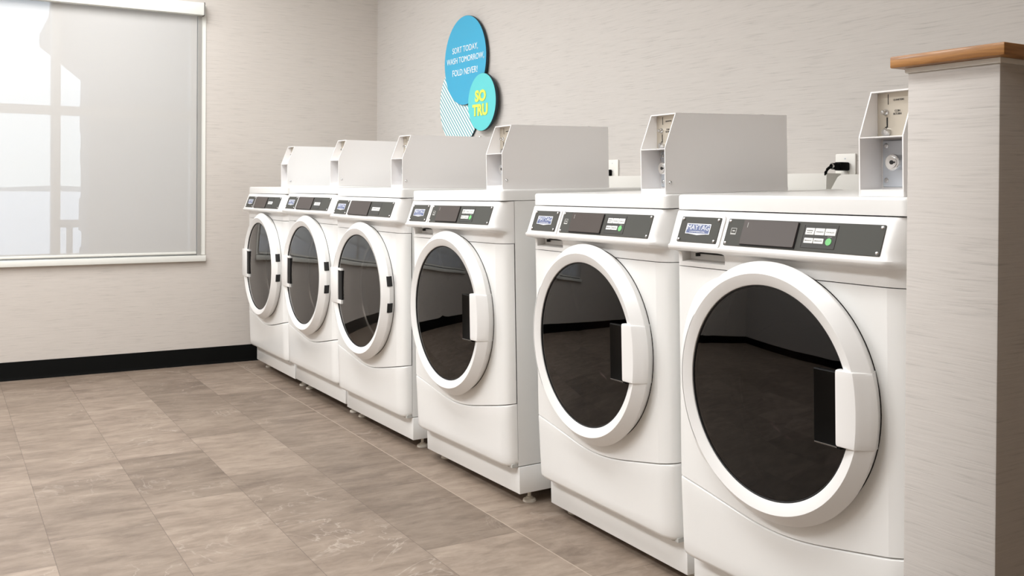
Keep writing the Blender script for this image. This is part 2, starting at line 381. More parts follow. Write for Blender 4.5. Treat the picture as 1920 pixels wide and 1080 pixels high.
# ------------------------------------------------------------------ unseen ceiling panels, added to light the room
for i, (x, y) in enumerate([(-2.85, -0.85), (-1.25, -1.05), (0.28, -1.20), (-2.8, -2.7), (-1.1, -2.7), (0.60, -2.7)]):
    t = thing('ceiling_light', ['white ceiling light panel nearest the window, over the far dryers', 'white ceiling light panel over the front of the middle machines',
               'white ceiling light panel over the nearest washer, beside the half-height partition', 'white ceiling light panel by the window, away from the machines',
               'white ceiling light panel over the middle of the open floor', 'white ceiling light panel over the open floor on the camera side'][i], 'ceiling light', (x, y, ZC), 'ceiling light panels')
    m_ = MB()
    for b in ((-0.62, -0.32, 0.62, -0.30), (-0.62, 0.30, 0.62, 0.32), (-0.62, -0.30, -0.60, 0.30), (0.60, -0.30, 0.62, 0.30)):
        m_.box(b[0], b[1], -0.014, b[2], b[3], -0.0005)
    link('frame', m_.mesh('frame', M['win_white']), t)
    m_ = MB(); m_.box(-0.60, -0.30, -0.006, 0.60, 0.30, -0.0005); link('diffuser', m_.mesh('diffuser', M['lamp']), t)
    ld = bpy.data.lights.new('panel_light', 'AREA'); ld.shape = 'RECTANGLE'; ld.size = 1.18; ld.size_y = 0.58; ld.energy = LAMP_W * (({-2.85: 1.02, -1.25: 0.62, 0.28: 0.50}[x]) if y > -2 else 0.9 if x > 0 else 1.5); ld.color = (0.97, 0.985, 1.0)
    if x == 0.28: ld.spread = math.radians(118)  # spread narrowed to keep this added light off the back wall
    lo = bpy.data.objects.new('panel_light', ld); COL.objects.link(lo); lo.parent = t; lo.location = (0, 0, -0.02)

# ------------------------------------------------------------------ machines
W = 0.686; CX, CZ = 0.343, 0.603
CACHE = {}
def cm(key, fn):
    if key not in CACHE: CACHE[key] = fn()
    return CACHE[key]
def interp(x, pts):
    if x <= pts[0][0]: return pts[0][1]
    for (a, b), (c, d) in zip(pts, pts[1:]):
        if x <= c: return b + (d - b) * (x - a) / (c - a)
    return pts[-1][1]
RIGHT = [(0.637, -0.004), (0.650, -0.0005), (0.662, 0.004), (0.671, 0.009), (0.678, 0.015), (0.683, 0.023), (0.6853, 0.031), (0.686, 0.040)]
def plan(x):
    if x < 0.012: return -0.004 + 0.024 * (1 - math.sqrt(max(0, 1 - (1 - x / 0.012) ** 2)))
    return interp(x, RIGHT)
XS_L = [0, 0.0008, 0.0025, 0.005, 0.008, 0.012, 0.03]
XS_R = [p[0] for p in RIGHT]
ARC = [(0, .329), (.08, .3165), (.167, .3010), (.25, .286), (.30, .2805), (.343, .279), (.386, .2805), (.436, .286), (.4758, .2925), (.523, .301), (.58, .3115), (.636, .322), (.686, .331)]
def arc(x):   # smoothed
    return sum(interp(x + d, ARC) for d in (-0.03, -0.02, -0.01, 0, 0.01, 0.02, 0.03)) / 7 if 0.035 < x < 0.65 else interp(x, ARC)
G = 0.0010    # half gap between panels
def frange(a, b, n): return [a + (b - a) * i / n for i in range(n + 1)]

def door_panel():
    mb = MB(); xa, xb, zt = 0.012, 0.637, 0.859 - G; y = -0.004; Rh = 0.246
    cor = [math.atan2(zc - CZ, xc - CX) for xc, zc in ((xa, zt), (xb, zt), (xa, arc(xa) + G), (xb, arc(xb) + G))]
    angs = sorted([-PI + 2 * PI * i / 160 for i in range(160)] + cor)
    def inside(px, pz): return xa <= px <= xb and pz <= zt and pz >= arc(px) + G
    bound = []
    for a in angs:
        lo_, hi_ = 0.1, 0.8
        for _ in range(40):
            md = (lo_ + hi_) / 2
            if inside(CX + md * math.cos(a), CZ + md * math.sin(a)): lo_ = md
            else: hi_ = md
        bound.append(lo_)
    rows = [[(CX + Rh * math.cos(a), 0.05, CZ + Rh * math.sin(a)) for a in angs]]
    for t in (0, 0.5, 1): rows.append([(CX + (Rh + (b - Rh) * t) * math.cos(a), y, CZ + (Rh + (b - Rh) * t) * math.sin(a)) for a, b in zip(angs, bound)])
    mb.grid(rows, True)
    # back edge of the outline
    mb.grid([rows[-1], [(p[0], 0.042, p[2]) for p in rows[-1]]], True) if False else None
    top = sorted([p for p in rows[-1] if abs(p[2] - zt) < 1e-4]); mb.grid([top, [(p[0], 0.042, p[2]) for p in top]])
    bot = sorted([p for p in rows[-1] if p[2] < 0.35 and p[2] <= arc(p[0]) + G + 1e-4]); mb.grid([bot, [(p[0], 0.042, p[2]) for p in bot]])
    for XS in ([0, 0.0008, 0.0025, 0.005, 0.008, 0.012], XS_R):
        rr = []
        for k in range(7):
            rr.append([(x, plan(x), arc(x) + G + (zt - arc(x) - G) * k / 6) for x in XS])
        mb.grid(rr)
        for r_ in (rr[0], rr[-1]): mb.grid([r_, [(p[0], 0.042, p[2]) for p in r_]])
    # side returns
    mb.add([(0, plan(0), arc(0) + G), (0, 0.0425, arc(0) + G), (0, 0.0425, zt), (0, plan(0), zt)], [(0, 1, 2, 3)])
    # the panel swells up flush with the door rim along its left side
    def sm(t): t = max(0.0, min(1.0, t)); return t * t * (3 - 2 * t)
    rows = []
    for i in range(97):
        d_ = 114 + (248 - 114) * i / 96; a = math.radians(d_); e = sm((d_ - 114) / 34) * sm((248 - d_) / 34)
        lim = 0.333
        rows.append([(CX + (0.2655 + min(r_ - 0.2655, (lim - 0.2655)) * (0.35 + 0.65 * e)) * math.cos(a), -0.0030 - (h + 0.001) * e, CZ + (0.2655 + (r_ - 0.2655) * (0.35 + 0.65 * e)) * math.sin(a))
                     for r_, h in ((0.2655, 0.0520), (0.2680, 0.0516), (0.2700, 0.0502), (0.2735, 0.0470), (0.2800, 0.0410), (0.2920, 0.0300), (0.3070, 0.0180), (0.3190, 0.0090), (0.3270, 0.0030), (0.3330, -0.0010))])
    mb.grid(rows)
    return mb.mesh('front_panel', M['enamel'])
def access_panel():
    mb = MB(); xs = XS_L + frange(0.05, 0.62, 24) + XS_R
    def zb(x):
        b = 0.1216
        for d in (x, W - x):
            if d < 0.022: b = max(b, 0.1216 + 0.022 - math.sqrt(max(0, 0.022 ** 2 - (0.022 - d) ** 2)))
        return b
    cols = []
    for x in xs:
        p, zt, b = plan(x), arc(x) - G, zb(x)
        base = [(0.042, zt), (p + 0.008, zt - 0.0002), (p + 0.003, zt - 0.0015), (p + 0.0006, zt - 0.004), (p, zt - 0.009)]
        for k in range(1, 6): base.append((p + 0.006 * k / 6, zt - 0.009 + (b + 0.012 - zt + 0.009) * k / 6))
        base += [(p + 0.006, b + 0.012), (p + 0.008, b + 0.006), (p + 0.013, b + 0.001), (p + 0.02, b), (0.055, b)]
        cols.append([(x, min(yy, 0.0425) if i < len(base) - 1 else yy, z) for i, (yy, z) in enumerate(base)])
    mb.grid(cols)
    for x in (0.0, W):
        mb.add([(x, plan(x), arc(x) - G), (x, 0.0425, arc(x) - G), (x, 0.0425, 0.145), (x, plan(x), 0.145)], [(0, 1, 2, 3)])
    return mb.mesh('access_panel', M['enamel'])
# console surface
P0, DS, DN = Vector((0, -0.0349, 0.9225)), Vector((0, 0.3509, 0.9366)), Vector((0, -0.9366, 0.3509))
def cpt(x, s, h): v = P0 + DS * s + DN * h; return (x, v.y, v.z)
def console(washer):
    mb = MB()
    prof = [(0.042, 0.9985), (-0.001, 0.9985), (-0.0035, 0.9978), (-0.006, 0.9945)]
    for s_ in (0.068, 0.05, 0.03, 0.01, -0.006): q = cpt(0, s_, -0.0015); prof.append((q[1], q[2]))
    prof += [(-0.0408, 0.9135), (-0.0412, 0.9090), (-0.0390, 0.9048), (-0.0345, 0.9022), (-0.026, 0.9000), (-0.014, 0.8975), (-0.007, 0.8945), (-0.0045, 0.889),
             (-0.004, 0.8845), (-0.004, 0.876), (-0.004, 0.871), (-0.004, 0.859 + G), (0.042, 0.859 + G)]
    xs = [0, 0.0008, 0.0025, 0.005, 0.008, 0.012, 0.018]
    rec = []
    if washer: xs += [0.022, 0.0222, 0.03, 0.10, 0.176, 0.1762]
    xs += [0.2, 0.3, 0.4, 0.5, 0.6, 0.63] + [0.637, 0.643, 0.650, 0.656, 0.662, 0.667, 0.671, 0.675, 0.678, 0.681, 0.683, 0.6853, 0.686]
    cols = []
    for x in xs:
        c = []
        for i, (y, z) in enumerate(prof):
            if i in (0, len(prof) - 1): c.append((x, max(y, plan(x)), z)); continue
            low = z < 0.8965
            if x < 0.012: yy = y + (0.02 - y) * (1 - math.sqrt(max(0, 1 - (1 - x / 0.012) ** 2)))
            elif low: yy = plan(x) + y + 0.004
            elif x > 0.650:
                t = (x - 0.650) / 0.036; yy = y + (0.038 - y) * (1 - math.sqrt(max(0, 1 - t * t)))
            else: yy = y
            if washer and 0.0221 < x < 0.1761 and 0.8705 < z < 0.899: yy = 0.024 if z > 0.872 else yy; 
            c.append((x, min(yy, 0.042), z))
        cols.append(c)
    mb.grid(cols)
    mb.add([cols[0][0]] + [p for p in cols[0][1:-1]] + [cols[0][-1]], [tuple(range(len(prof)))])
    mb.add(cols[-1], [tuple(range(len(prof)))])
    return mb.mesh('control_console', M['plastic'], 40)
def cplate(x0, x1, s0, s1, h0, h1, r=0.003, n=4):
    """rounded plate lying on the console slope"""
    mb = MB(); pts = []
    for cx_, cs_, a0 in ((x1 - r, s1 - r, 0), (x0 + r, s1 - r, PI / 2), (x0 + r, s0 + r, PI), (x1 - r, s0 + r, 1.5 * PI)):
        for k in range(n + 1): a = a0 + PI / 2 * k / n; pts.append((cx_ + r * math.cos(a), cs_ + r * math.sin(a)))
    e = min(0.0004, (h1 - h0) / 3)
    mid = ((x0 + x1) / 2, (s0 + s1) / 2)
    inn = [(mid[0] + (p[0] - mid[0]) * (1 - 2 * e / (x1 - x0)), mid[1] + (p[1] - mid[1]) * (1 - 2 * e / (s1 - s0))) for p in pts]
    rows = [[cpt(p[0], p[1], h0) for p in pts], [cpt(p[0], p[1], h1 - e) for p in pts], [cpt(p[0], p[1], h1) for p in inn]]
    mb.grid(rows, True); mb.add(rows[-1], [tuple(range(len(pts)))]); mb.add(rows[0], [tuple(range(len(pts)))])
    return mb
def ctext(txt, x, s, wd, ht, m, h=0.0012):
    me = text_mesh(txt, 0.01, m, wd, ht, 0.0002)
    return place_text(me, cpt(x, s, h), (1, 0, 0), tuple(DS))
def cscrew(x, s):
    mb = MB(); bm = bmesh.new(); bmesh.ops.create_uvsphere(bm, u_segments=12, v_segments=8, radius=0.0042)
    for v in bm.verts: v.co.z *= 0.55
    q = Matrix((Vector((1, 0, 0)), DS, Vector((1, 0, 0)).cross(DS))).transposed().to_4x4()
    mb.bm(bm, Matrix.Translation(cpt(x, s, 0.001)) @ q)
    return mb.mesh('screw', M['chrome'])
def ring():
    mb = MB()
    mb.lathe([(0.252, 0.002), (0.240, -0.030), (0.2375, -0.044), (0.2385, -0.0475), (0.241, -0.0490), (0.2640, -0.0560), (0.2652, -0.0552), (0.2895, -0.0320), (0.2905, -0.0300), (0.2895, -0.0270), (0.2760, -0.002), (0.276, 0.001)], (CX, 0, CZ), 'y', 128)
    return mb.mesh('door', M['plastic'], 16)
def gasket():
    mb = MB(); mb.lathe([(0.2400, -0.0445), (0.2360, -0.0460), (0.2345, -0.0445), (0.2350, -0.040), (0.2400, -0.040)], (CX, 0, CZ), 'y', 96); return mb.mesh('gasket', M['gap'])
def back_gap():  # dark ring standing in for the shadow gap behind the door rim
    mb = MB(); mb.lathe([(0.270, -0.0048), (0.2790, -0.0050), (0.2800, -0.0035)], (CX, 0, CZ), 'y', 96); return mb.mesh('door_seal', M['gap'])
def glass(key):
    mb = MB(); prof = [(0.0001, -0.0555)] + [(0.236 * t, -0.0555 + 0.0120 * t * t) for t in (0.2, 0.4, 0.6, 0.8, 0.92, 1.0)]
    mb.lathe(prof, (CX, 0, CZ), 'y', 96); return mb.mesh('door_glass', M[key])
def drum():
    mb = MB(); mb.lathe([(0.246, 0.04), (0.246, 0.075), (0.235, 0.09), (0.27, 0.10), (0.27, 0.44), (0.262, 0.455)], (CX, 0, CZ), 'y', 96)
    for k in range(3):
        a = 0.5 + k * 2 * PI / 3; ca, sa = math.cos(a), math.sin(a)
        pr = [(0.27, -0.03), (0.235, -0.012), (0.228, 0), (0.235, 0.012), (0.27, 0.03)]
        r_ = [[(CX + p * ca - q * sa, y, CZ + p * sa + q * ca) for p, q in pr] for y in (0.13, 0.43)]
        mb.grid(r_); mb.add(r_[0], [(0, 1, 2, 3, 4)])
    return mb.mesh('drum', M['drum'])
def drum_back():
    mb = MB(); mb.lathe([(0.264, 0.455), (0.20, 0.452), (0.19, 0.440), (0.06, 0.440), (0.05, 0.43), (0.0001, 0.43)], (CX, 0, CZ), 'y', 64); return mb.mesh('drum_back', M['drumback'])
def bowl():
    mb = MB(); mb.lathe([(0.232, -0.036), (0.205, 0.0), (0.185, 0.05), (0.165, 0.085), (0.13, 0.105), (0.07, 0.108), (0.0001, 0.108)], (CX, 0, CZ), 'y', 96); return mb.mesh('door_bowl', M['bowl'])
M['bowl'] = mat('smoked_bowl', (14, 11, 10), 0.10, coat=1.0)
def handle_washer():
    mb = MB(); rows = []
    sec = [(0.552, -0.030), (0.5522, -0.0545), (0.5540, -0.0590), (0.558, -0.0606), (0.6045, -0.0590), (0.6070, -0.0575), (0.6150, -0.0500), (0.6240, -0.0415), (0.6338, -0.0325), (0.6350, -0.0300), (0.6330, -0.0265), (0.6210, -0.006)]
    zs = [0.5345, 0.536, 0.540, 0.55, 0.57, 0.59, 0.6125, 0.635, 0.655, 0.675, 0.684, 0.6885, 0.690]
    for z in zs:
        e = 0.0022 if z in (0.5345, 0.690) else (0.0006 if z in (0.536, 0.6885) else 0)
        d = 0.2925 - math.sqrt(0.2925 ** 2 - (z - CZ) ** 2)
        rows.append([(x - (d * max(0, (x - 0.56)) / 0.07) + (e if i < 3 else -e * 0.3), y + e, z) for i, (x, y) in enumerate(sec)])
    mb.grid(rows); n = len(sec); mb.add(rows[0], [tuple(range(n))]); mb.add(rows[-1], [tuple(range(n))])
    return mb.mesh('handle', M['plastic'], 28)
def pocket_washer():
    mb = MB()
    x0, x1, z0, z1 = 0.494, 0.562, 0.528, 0.684
    def loop(i, y): return [(x0 + i, y, z0 + i), (x1, y, z0 + i), (x1, y, z1 - i), (x0 + i, y, z1 - i)]
    rows = [loop(0, -0.040), loop(0, -0.0552), loop(0.0015, -0.0562), loop(0.0040, -0.0555), loop(0.010, -0.0532)]
    mb.grid(rows, True); mb.add(rows[-1], [(0, 1, 2, 3)])
    return mb.mesh('finger_recess', M['gloss_black'])
def recess_lip():
    mb = MB(); mb.rbox(0.4965, -0.0585, 0.5300, 0.5560, -0.0545, 0.5335, 0.0012, 2); return mb.mesh('recess_lip', M['dark_chrome'])
def collar():
    mb = MB(); mb.lathe([(0.2345, -0.036), (0.2290, 0.010), (0.2230, 0.048), (0.2160, 0.056), (0.2050, 0.058)], (CX, 0, CZ), 'y', 96); return mb.mesh('drum_collar', M['collar'])
def handle_dryer():
    mb = MB()
    x0, x1, z0, z1 = 0.058, 0.190, 0.5295, 0.6840
    sx0, sx1, sz0, sz1 = 0.1455, 0.1840, 0.5470, 0.6760
    yf = -0.0585
    # plate with slot, built as four bars with rounded outer faces
    mb.rbox(x0, yf, z0, sx0, -0.028, z1, 0.003, 2); pass
    mb.box(sx0 - 0.002, yf + 0.0005, z0 + 0.001, sx1 + 0.001, -0.040, sz0); mb.box(sx0 - 0.002, yf + 0.0005, sz1, sx1 + 0.001, -0.040, z1 - 0.001)
    return mb.mesh('handle', M['plastic'], 30)
def slot_dryer():
    mb = MB(); mb.box(0.1456, -0.0545, 0.5472, 0.1839, -0.0405, 0.6758); return mb.mesh('finger_slot', M['gap'])
def hinge(z0, z1):
    mb = MB(); r_ = []
    for z in (z0, z1):
        d = 0.2925 - math.sqrt(0.2925 ** 2 - (z - CZ) ** 2)
        r_.append([(x - d, y, z) for x, y in ((0.620, -0.030), (0.6295, -0.0386), (0.6362, -0.0318), (0.6368, -0.0290), (0.6280, -0.0140), (0.615, -0.014))])
    mb.grid(r_, True); mb.add(r_[0], [(0, 1, 2, 3, 4, 5)]); mb.add(r_[1], [(0, 1, 2, 3, 4, 5)])
    return mb.mesh('hinge', M['gap'])
DEPTH = 0.655
def cabinet():
    mb = MB(); t = 0.0012; z0, z1, y0 = 0.1225, 0.9995, 0.0435
    mb.box(0, y0, z0, t, DEPTH, z1); mb.box(W - t, y0, z0, W, DEPTH, z1); mb.box(t, DEPTH - t, z0, W - t, DEPTH, z1); mb.box(t, y0, z0, W - t, DEPTH - t, z0 + t)
    mb.box(t, y0 + 0.001, z1 - t, W - t, DEPTH - t, z1)
    # shallow pressed swage down the side sheet
    for xs_ in (W, 0):
        sg = 1 if xs_ else -1; rows = []
        for k in range(15):
            z = 0.22 + 0.66 * k / 14; yo = 0.27 + 0.035 * math.cos(k / 14 * PI); rows.append([(xs_ + sg * h, yo + d, z) for d, h in ((-0.012, 0.0), (-0.005, 0.0016), (0.02, 0.0016), (0.03, 0.0))])
        mb.grid(rows)
    return mb.mesh('cabinet', M['enamel'])
def liner():
    mb = MB()
    mb.box(0.004, 0.0400, 0.8560, W - 0.004, 0.0430, 0.8620); return mb.mesh('seam', M['gap'])
def lid():
    mb = MB(); bm = bmesh.new(); bmesh.ops.create_cube(bm, size=1)
    x0, y0, z0, x1, y1, z1 = 0, -0.003, 1.0012, W, DEPTH + 0.003, 1.038
    for v in bm.verts: v.co = Vector(((x0 + x1) / 2 + v.co.x * (x1 - x0), (y0 + y1) / 2 + v.co.y * (y1 - y0), (z0 + z1) / 2 + v.co.z * (z1 - z0)))
    ve = [e for e in bm.edges if abs(e.verts[0].co.z - e.verts[1].co.z) > 0.01]
    bmesh.ops.bevel(bm, geom=ve, offset=0.016, segments=6, affect='EDGES', profile=0.5)
    te = [e for e in bm.edges if e.verts[0].co.z > z1 - 1e-4 and e.verts[1].co.z > z1 - 1e-4]
    bmesh.ops.bevel(bm, geom=te, offset=0.007, segments=4, affect='EDGES', profile=0.5)
    mb.bm(bm); return mb.mesh('lid', M['enamel'])
def base():
    mb = MB(); mb.rbox(-0.003, 0.045, 0.030, 0.689, DEPTH, 0.1190, 0.002, 2); return mb.mesh('base', M['enamel'])
def bracket():
    mb = MB(); mb.box(0.648, 0.022, 0.1192, 0.682, 0.0435, 0.1300); mb.box(0.655, 0.020, 0.1192, 0.660, 0.030, 0.136); return mb.mesh('corner_bracket', M['print_grey'])
# coin box
BX0, BX1 = 0.558, 0.6656
def coin_shell():
    mb = MB(); z0 = 1.0385
    side = [(0.0114, z0), (0.0114, 1.1588), (0.049, 1.2524), (0.4468, 1.2524), (0.4468, z0)]
    mb.prism(side, BX0, BX0 + 0.003, 'x'); mb.prism(side, BX1 - 0.003, BX1, 'x')
    mb.box(BX0 + 0.003, 0.0475, 1.2496, BX1 - 0.003, 0.4468, 1.2526)
    mb.box(BX0 + 0.003, 0.4438, z0, BX1 - 0.003, 0.4468, 1.2496)
    mb.box(BX0 + 0.003, 0.012, z0, BX1 - 0.003, 0.090, 1.0520)
    mb.box(BX0 + 0.003, 0.0122, 1.1565, BX1 - 0.003, 0.067, 1.1588)
    mb.box(BX0 + 0.003, 0.0780, 1.0520, BX1 - 0.003, 0.0800, 1.1565)
    # overlapping base flange line
    mb.box(BX0 - 0.0008, 0.0135, z0, BX1 + 0.0008, 0.4475, 1.0475)
    return mb.mesh('coin_box', M['steel_paint'], 20)
def coin_tan():
    mb = MB(); mb.box(BX0 + 0.0032, 0.066, 1.1590, BX1 - 0.0032, 0.068, 1.2494); return mb.mesh('coin_plate', M['tan'])
def coin_slots():
    mb = MB(); mb.box(0.5870, 0.0655, 1.2250, 0.5885, 0.0668, 1.2460)
    return mb.mesh('coin_slot', M['gap'])
def return_slot():
    mb = MB(); mb.prism([(0.5795, 1.1770), (0.5865, 1.1790), (0.5865, 1.1990), (0.5835, 1.1990), (0.5835, 1.1805), (0.5795, 1.1790)], 0.0655, 0.0668, 'y')
    return mb.mesh('return_slot', M['gap'])
def coin_knob():
    mb = MB(); mb.lathe([(0.0001, -0.013), (0.0035, -0.0125), (0.0048, -0.009), (0.0040, -0.005), (0.0065, -0.002), (0.0068, 0)], (0.5820, 0.066, 1.2095), 'y', 20); return mb.mesh('return_button', M['chrome'])
def coin_cup():
    mb = MB(); mb.lathe([(0.0001, -0.012), (0.006, -0.0115), (0.009, -0.006), (0.0095, 0)], (0.5850, 0.066, 1.1685), 'y', 20); return mb.mesh('return_cup', M['chrome'])
def lock_plate():
    mb = MB(); mb.rbox(0.566, 0.0735, 1.056, 0.6615, 0.0778, 1.1530, 0.002, 1); return mb.mesh('lock_plate', M['galv'])
def lock():
    mb = MB(); c = (0.6180, 0.0735, 1.1065)
    mb.lathe([(0.0001, -0.0365), (0.0040, -0.0365), (0.0042, -0.0375), (0.0115, -0.0380), (0.0118, -0.0368), (0.0150, -0.0370), (0.0165, -0.0355), (0.0168, -0.0300), (0.0155, -0.0285), (0.0155, 0)], c, 'y', 40)
    return mb.mesh('lock', M['chrome'])
def keyhole():
    mb = MB(); mb.lathe([(0.0001, -0.0388), (0.0042, -0.0386), (0.0042, -0.0360)], (0.6180, 0.0735, 1.1065), 'y', 16); mb.box(0.6180, 0.0735 - 0.0388, 1.1050, 0.6262, 0.0735 - 0.0370, 1.1082)
    return mb.mesh('keyhole', M['gap'])
def rivet(x, y, z, r=0.0055, m='chrome'):
    mb = MB(); mb.lathe([(0.0001, -0.0035), (r * 0.6, -0.003), (r, -0.0008), (r, 0.0005)], (x, y, z), 'y', 16); return mb.mesh('rivet', M[m])
def side_screw():
    mb = MB(); mb.lathe([(0.0001, 0.003), (0.003, 0.0027), (0.0048, 0.001), (0.005, 0)], (BX1, 0.0275, 1.0682), 'x', 16); return mb.mesh('screw', M['chrome'])
def top_screw():
    mb = MB(); mb.lathe([(0.0001, 0.0045), (0.006, 0.004), (0.008, 0.001), (0.008, 0)], (0.62, 0.395, 1.2526), 'z', 16); return mb.mesh('screw', M['chrome'])
def foot_mesh(h):
    mb = MB(); mb.lathe([(0.006, 0.002), (0.006, -h + 0.016), (0.011, -h + 0.015), (0.011, -h + 0.011), (0.016, -h + 0.0105), (0.021, -h + 0.008), (0.0225, -h + 0.003), (0.0225, -h + 0.0002), (0.0001, -h + 0.0002)], (0, 0, 0), 'z', 20)
    return mb.mesh('foot', M['foot'])

def build_machine(i, washer, name, label, group, T, a, b, th):
    t = thing(name, label, name.replace('_', ' '), T, group); t.rotation_euler = Euler((a, b, th), 'XYZ')
    K = 'w' if washer else 'd'
    def P(nm, key, fn, par=t): return link(nm, cm(key, fn), par)
    P('cabinet', 'cab', cabinet); P('base', 'base', base); P('lid', 'lid', lid); P('corner_bracket', 'brk', bracket)
    P('front_panel', 'fp', door_panel); P('access_panel', 'ap', access_panel)
    con = P('control_console', 'con' + K, lambda: console(washer))
    P('drum', 'drum', drum); P('drum_back', 'drumb', drum_back)
    # console fittings
    if washer:
        P('detergent_drawer', 'ddr', lambda: cplate(0.030, 0.1915, -0.0125, 0.0715, -0.0015, 0.0016, 0.010, 5).mesh('detergent_drawer', M['plastic']), con)
        P('drawer_latch', 'dla', lambda: (lambda q: (q.box(0.070, 0.0100, 0.8915, 0.158, 0.0230, 0.8950), q.box(0.0535, 0.0120, 0.8840, 0.0590, 0.0230, 0.8925), q.mesh('drawer_latch', M['gap']))[-1])(MB()), con)
    hb = 0.0016 if washer else -0.0012
    P('brand_plate', 'bp' + K, lambda: cplate(0.040, 0.181, 0.0, 0.0647, hb, hb + 0.0018, 0.003).mesh('brand_plate', M['plate']), con)
    P('control_plate', 'cp', lambda: cplate(0.1985 + 0.005, 0.6445, 0.0, 0.0647, -0.0012, 0.0008, 0.003).mesh('control_plate', M['plate']), con)
    ht = hb + 0.0018
    def badge():
        mb = MB(); pts = [(0.065, 0.0475), (0.151, 0.0475), (0.151, 0.0215), (0.140, 0.0215), (0.108, 0.0185), (0.076, 0.0215), (0.065, 0.0215)]
        lo_ = [cpt(x, s, ht - 0.0003) for x, s in pts]; hi_ = [cpt(x, s, ht + 0.0006) for x, s in pts]
        mb.grid([lo_, hi_], True); mb.add(hi_, [tuple(range(7))]); return mb.mesh('badge', M['badge_white'])
    P('badge', 'badge' + K, badge, con)
    P('badge_field', 'badgef' + K, lambda: cplate(0.0675, 0.1485, 0.0232, 0.0455, ht + 0.0002, ht + 0.0009, 0.0008, 2).mesh('badge_field', M['navy']), con)
    P('lettering', 'may' + K, lambda: ctext('MAYTAG', 0.108, 0.0378, 0.077, 0.0125, M['badge_white'], ht + 0.0011), con)
    P('lettering', 'com' + K, lambda: ctext('COMMERCIAL', 0.108, 0.0267, 0.056, 0.0036, M['badge_white'], ht + 0.0011), con)
    d0 = 0.2590 if washer else 0.2095
    P('display', 'dsp' + K, lambda: cplate(d0, 0.4220, 0.0045 if washer else 0.001, 0.0618, 0.0004, 0.0050, 0.0025).mesh('display', M['display']), con)
    P('display_edge', 'dse' + K, lambda: cplate(d0 - 0.0008, 0.4235, 0.0025 if washer else -0.0006, 0.0612, 0.0003, 0.0030, 0.002).mesh('display_edge', M['gap']), con)
    P('keypad', 'kp', lambda: cplate(0.4405, 0.5290, 0.0082, 0.0578, 0.0006, 0.0016, 0.002).mesh('keypad', M['keypad']), con)
    def kframe():
        mb = MB()
        for q in (cplate(0.4395, 0.5300, 0.0568, 0.0585, 0.0006, 0.0019, 0.0004, 1), cplate(0.4395, 0.5300, 0.0072, 0.0088, 0.0006, 0.0019, 0.0004, 1),
                  cplate(0.4390, 0.4402, 0.0075, 0.0582, 0.0006, 0.0019, 0.0004, 1), cplate(0.5288, 0.5302, 0.0075, 0.0582, 0.0006, 0.0019, 0.0004, 1)): mb.add(q.v, q.f)
        return mb.mesh('keypad_border', M['print_dark'])
    P('keypad_border', 'kf', kframe, con)
    if washer:
        for (x0, x1, s0, s1) in ((0.4450, 0.4690, 0.0362, 0.0512), (0.4705, 0.4965, 0.0362, 0.0512), (0.4980, 0.5262, 0.0362, 0.0512), (0.4455, 0.4705, 0.0175, 0.0290), (0.4720, 0.4985, 0.0175, 0.0290)):
            P('key', f'k{x0}{s0}', lambda: cplate(x0, x1, s0, s1, 0.0010, 0.0022, 0.001, 2).mesh('key', M['key_white']), con)
        for x, s, wd, txt in ((0.457, 0.0455, 0.017, 'NORMAL'), (0.457, 0.0405, 0.014, 'HOT'), (0.4835, 0.0430, 0.019, 'WARM'), (0.512, 0.0430, 0.021, 'COLD'), (0.458, 0.0232, 0.019, 'BRIGHT'), (0.485, 0.0232, 0.020, 'DELICATE')):
            P('key_print', f'kt{x}{s}', lambda: ctext(txt, x, s, wd, 0.0024, M['print_dark'], 0.0024), con)
        def green():
            mb = MB(); n = 24; lo_ = [cpt(0.5125 + 0.0085 * math.cos(2 * PI * k / n), 0.0225 + 0.0085 * math.sin(2 * PI * k / n), 0.001) for k in range(n)]
            hi_ = [cpt(0.5125 + 0.0078 * math.cos(2 * PI * k / n), 0.0225 + 0.0078 * math.sin(2 * PI * k / n), 0.0026) for k in range(n)]
            mb.grid([lo_, hi_], True); mb.add(hi_, [tuple(range(n))]); return mb.mesh('start_button', M['key_green'])
        P('start_button', 'grn', green, con)
        P('key_print', 'ktn', lambda: ctext('START', 0.5135, 0.0330, 0.012, 0.0018, M['print_grey'], 0.0018), con)
        def logo():
            mb = MB()
            for q in (cplate(0.2190, 0.2370, 0.0265, 0.0300, 0.0008, 0.0012, 0.0004, 1), cplate(0.2190, 0.2205, 0.0265, 0.0425, 0.0008, 0.0012, 0.0003, 1), cplate(0.2355, 0.2370, 0.0265, 0.0425, 0.0008, 0.0012, 0.0003, 1),
                      cplate(0.2190, 0.2370, 0.0412, 0.0425, 0.0008, 0.0012, 0.0003, 1), cplate(0.2240, 0.2325, 0.0340, 0.0370, 0.0008, 0.0012, 0.0012, 2)): mb.add(q.v, q.f)
            return mb.mesh('rating_mark', M['print_grey'])
        P('rating_mark', 'logo', logo, con)
        P('display_print', 'dpr', lambda: ctext('l', 0.2735, 0.0500, 0.0014, 0.012, M['print_grey'], 0.0052), con)
    else:
        P('key', 'kd', lambda: cplate(0.4490, 0.5265, 0.0238, 0.0388, 0.0010, 0.0022, 0.001, 2).mesh('key', M['key_white']), con)
        P('key_print', 'kdt', lambda: ctext('LOW MEDIUM HIGH', 0.4875, 0.0313, 0.066, 0.0026, M['print_dark'], 0.0024), con)
    for j, (x, s) in enumerate(((0.0475, 0.0585), (0.1735, 0.0585), (0.0475, 0.0062), (0.1735, 0.0062))):
        P('screw', f'sb{j}{K}', lambda: (lambda me: (me.transform(Matrix.Translation((0, DN.y * ht, DN.z * ht))), me)[1])(cscrew(x, s)), con)
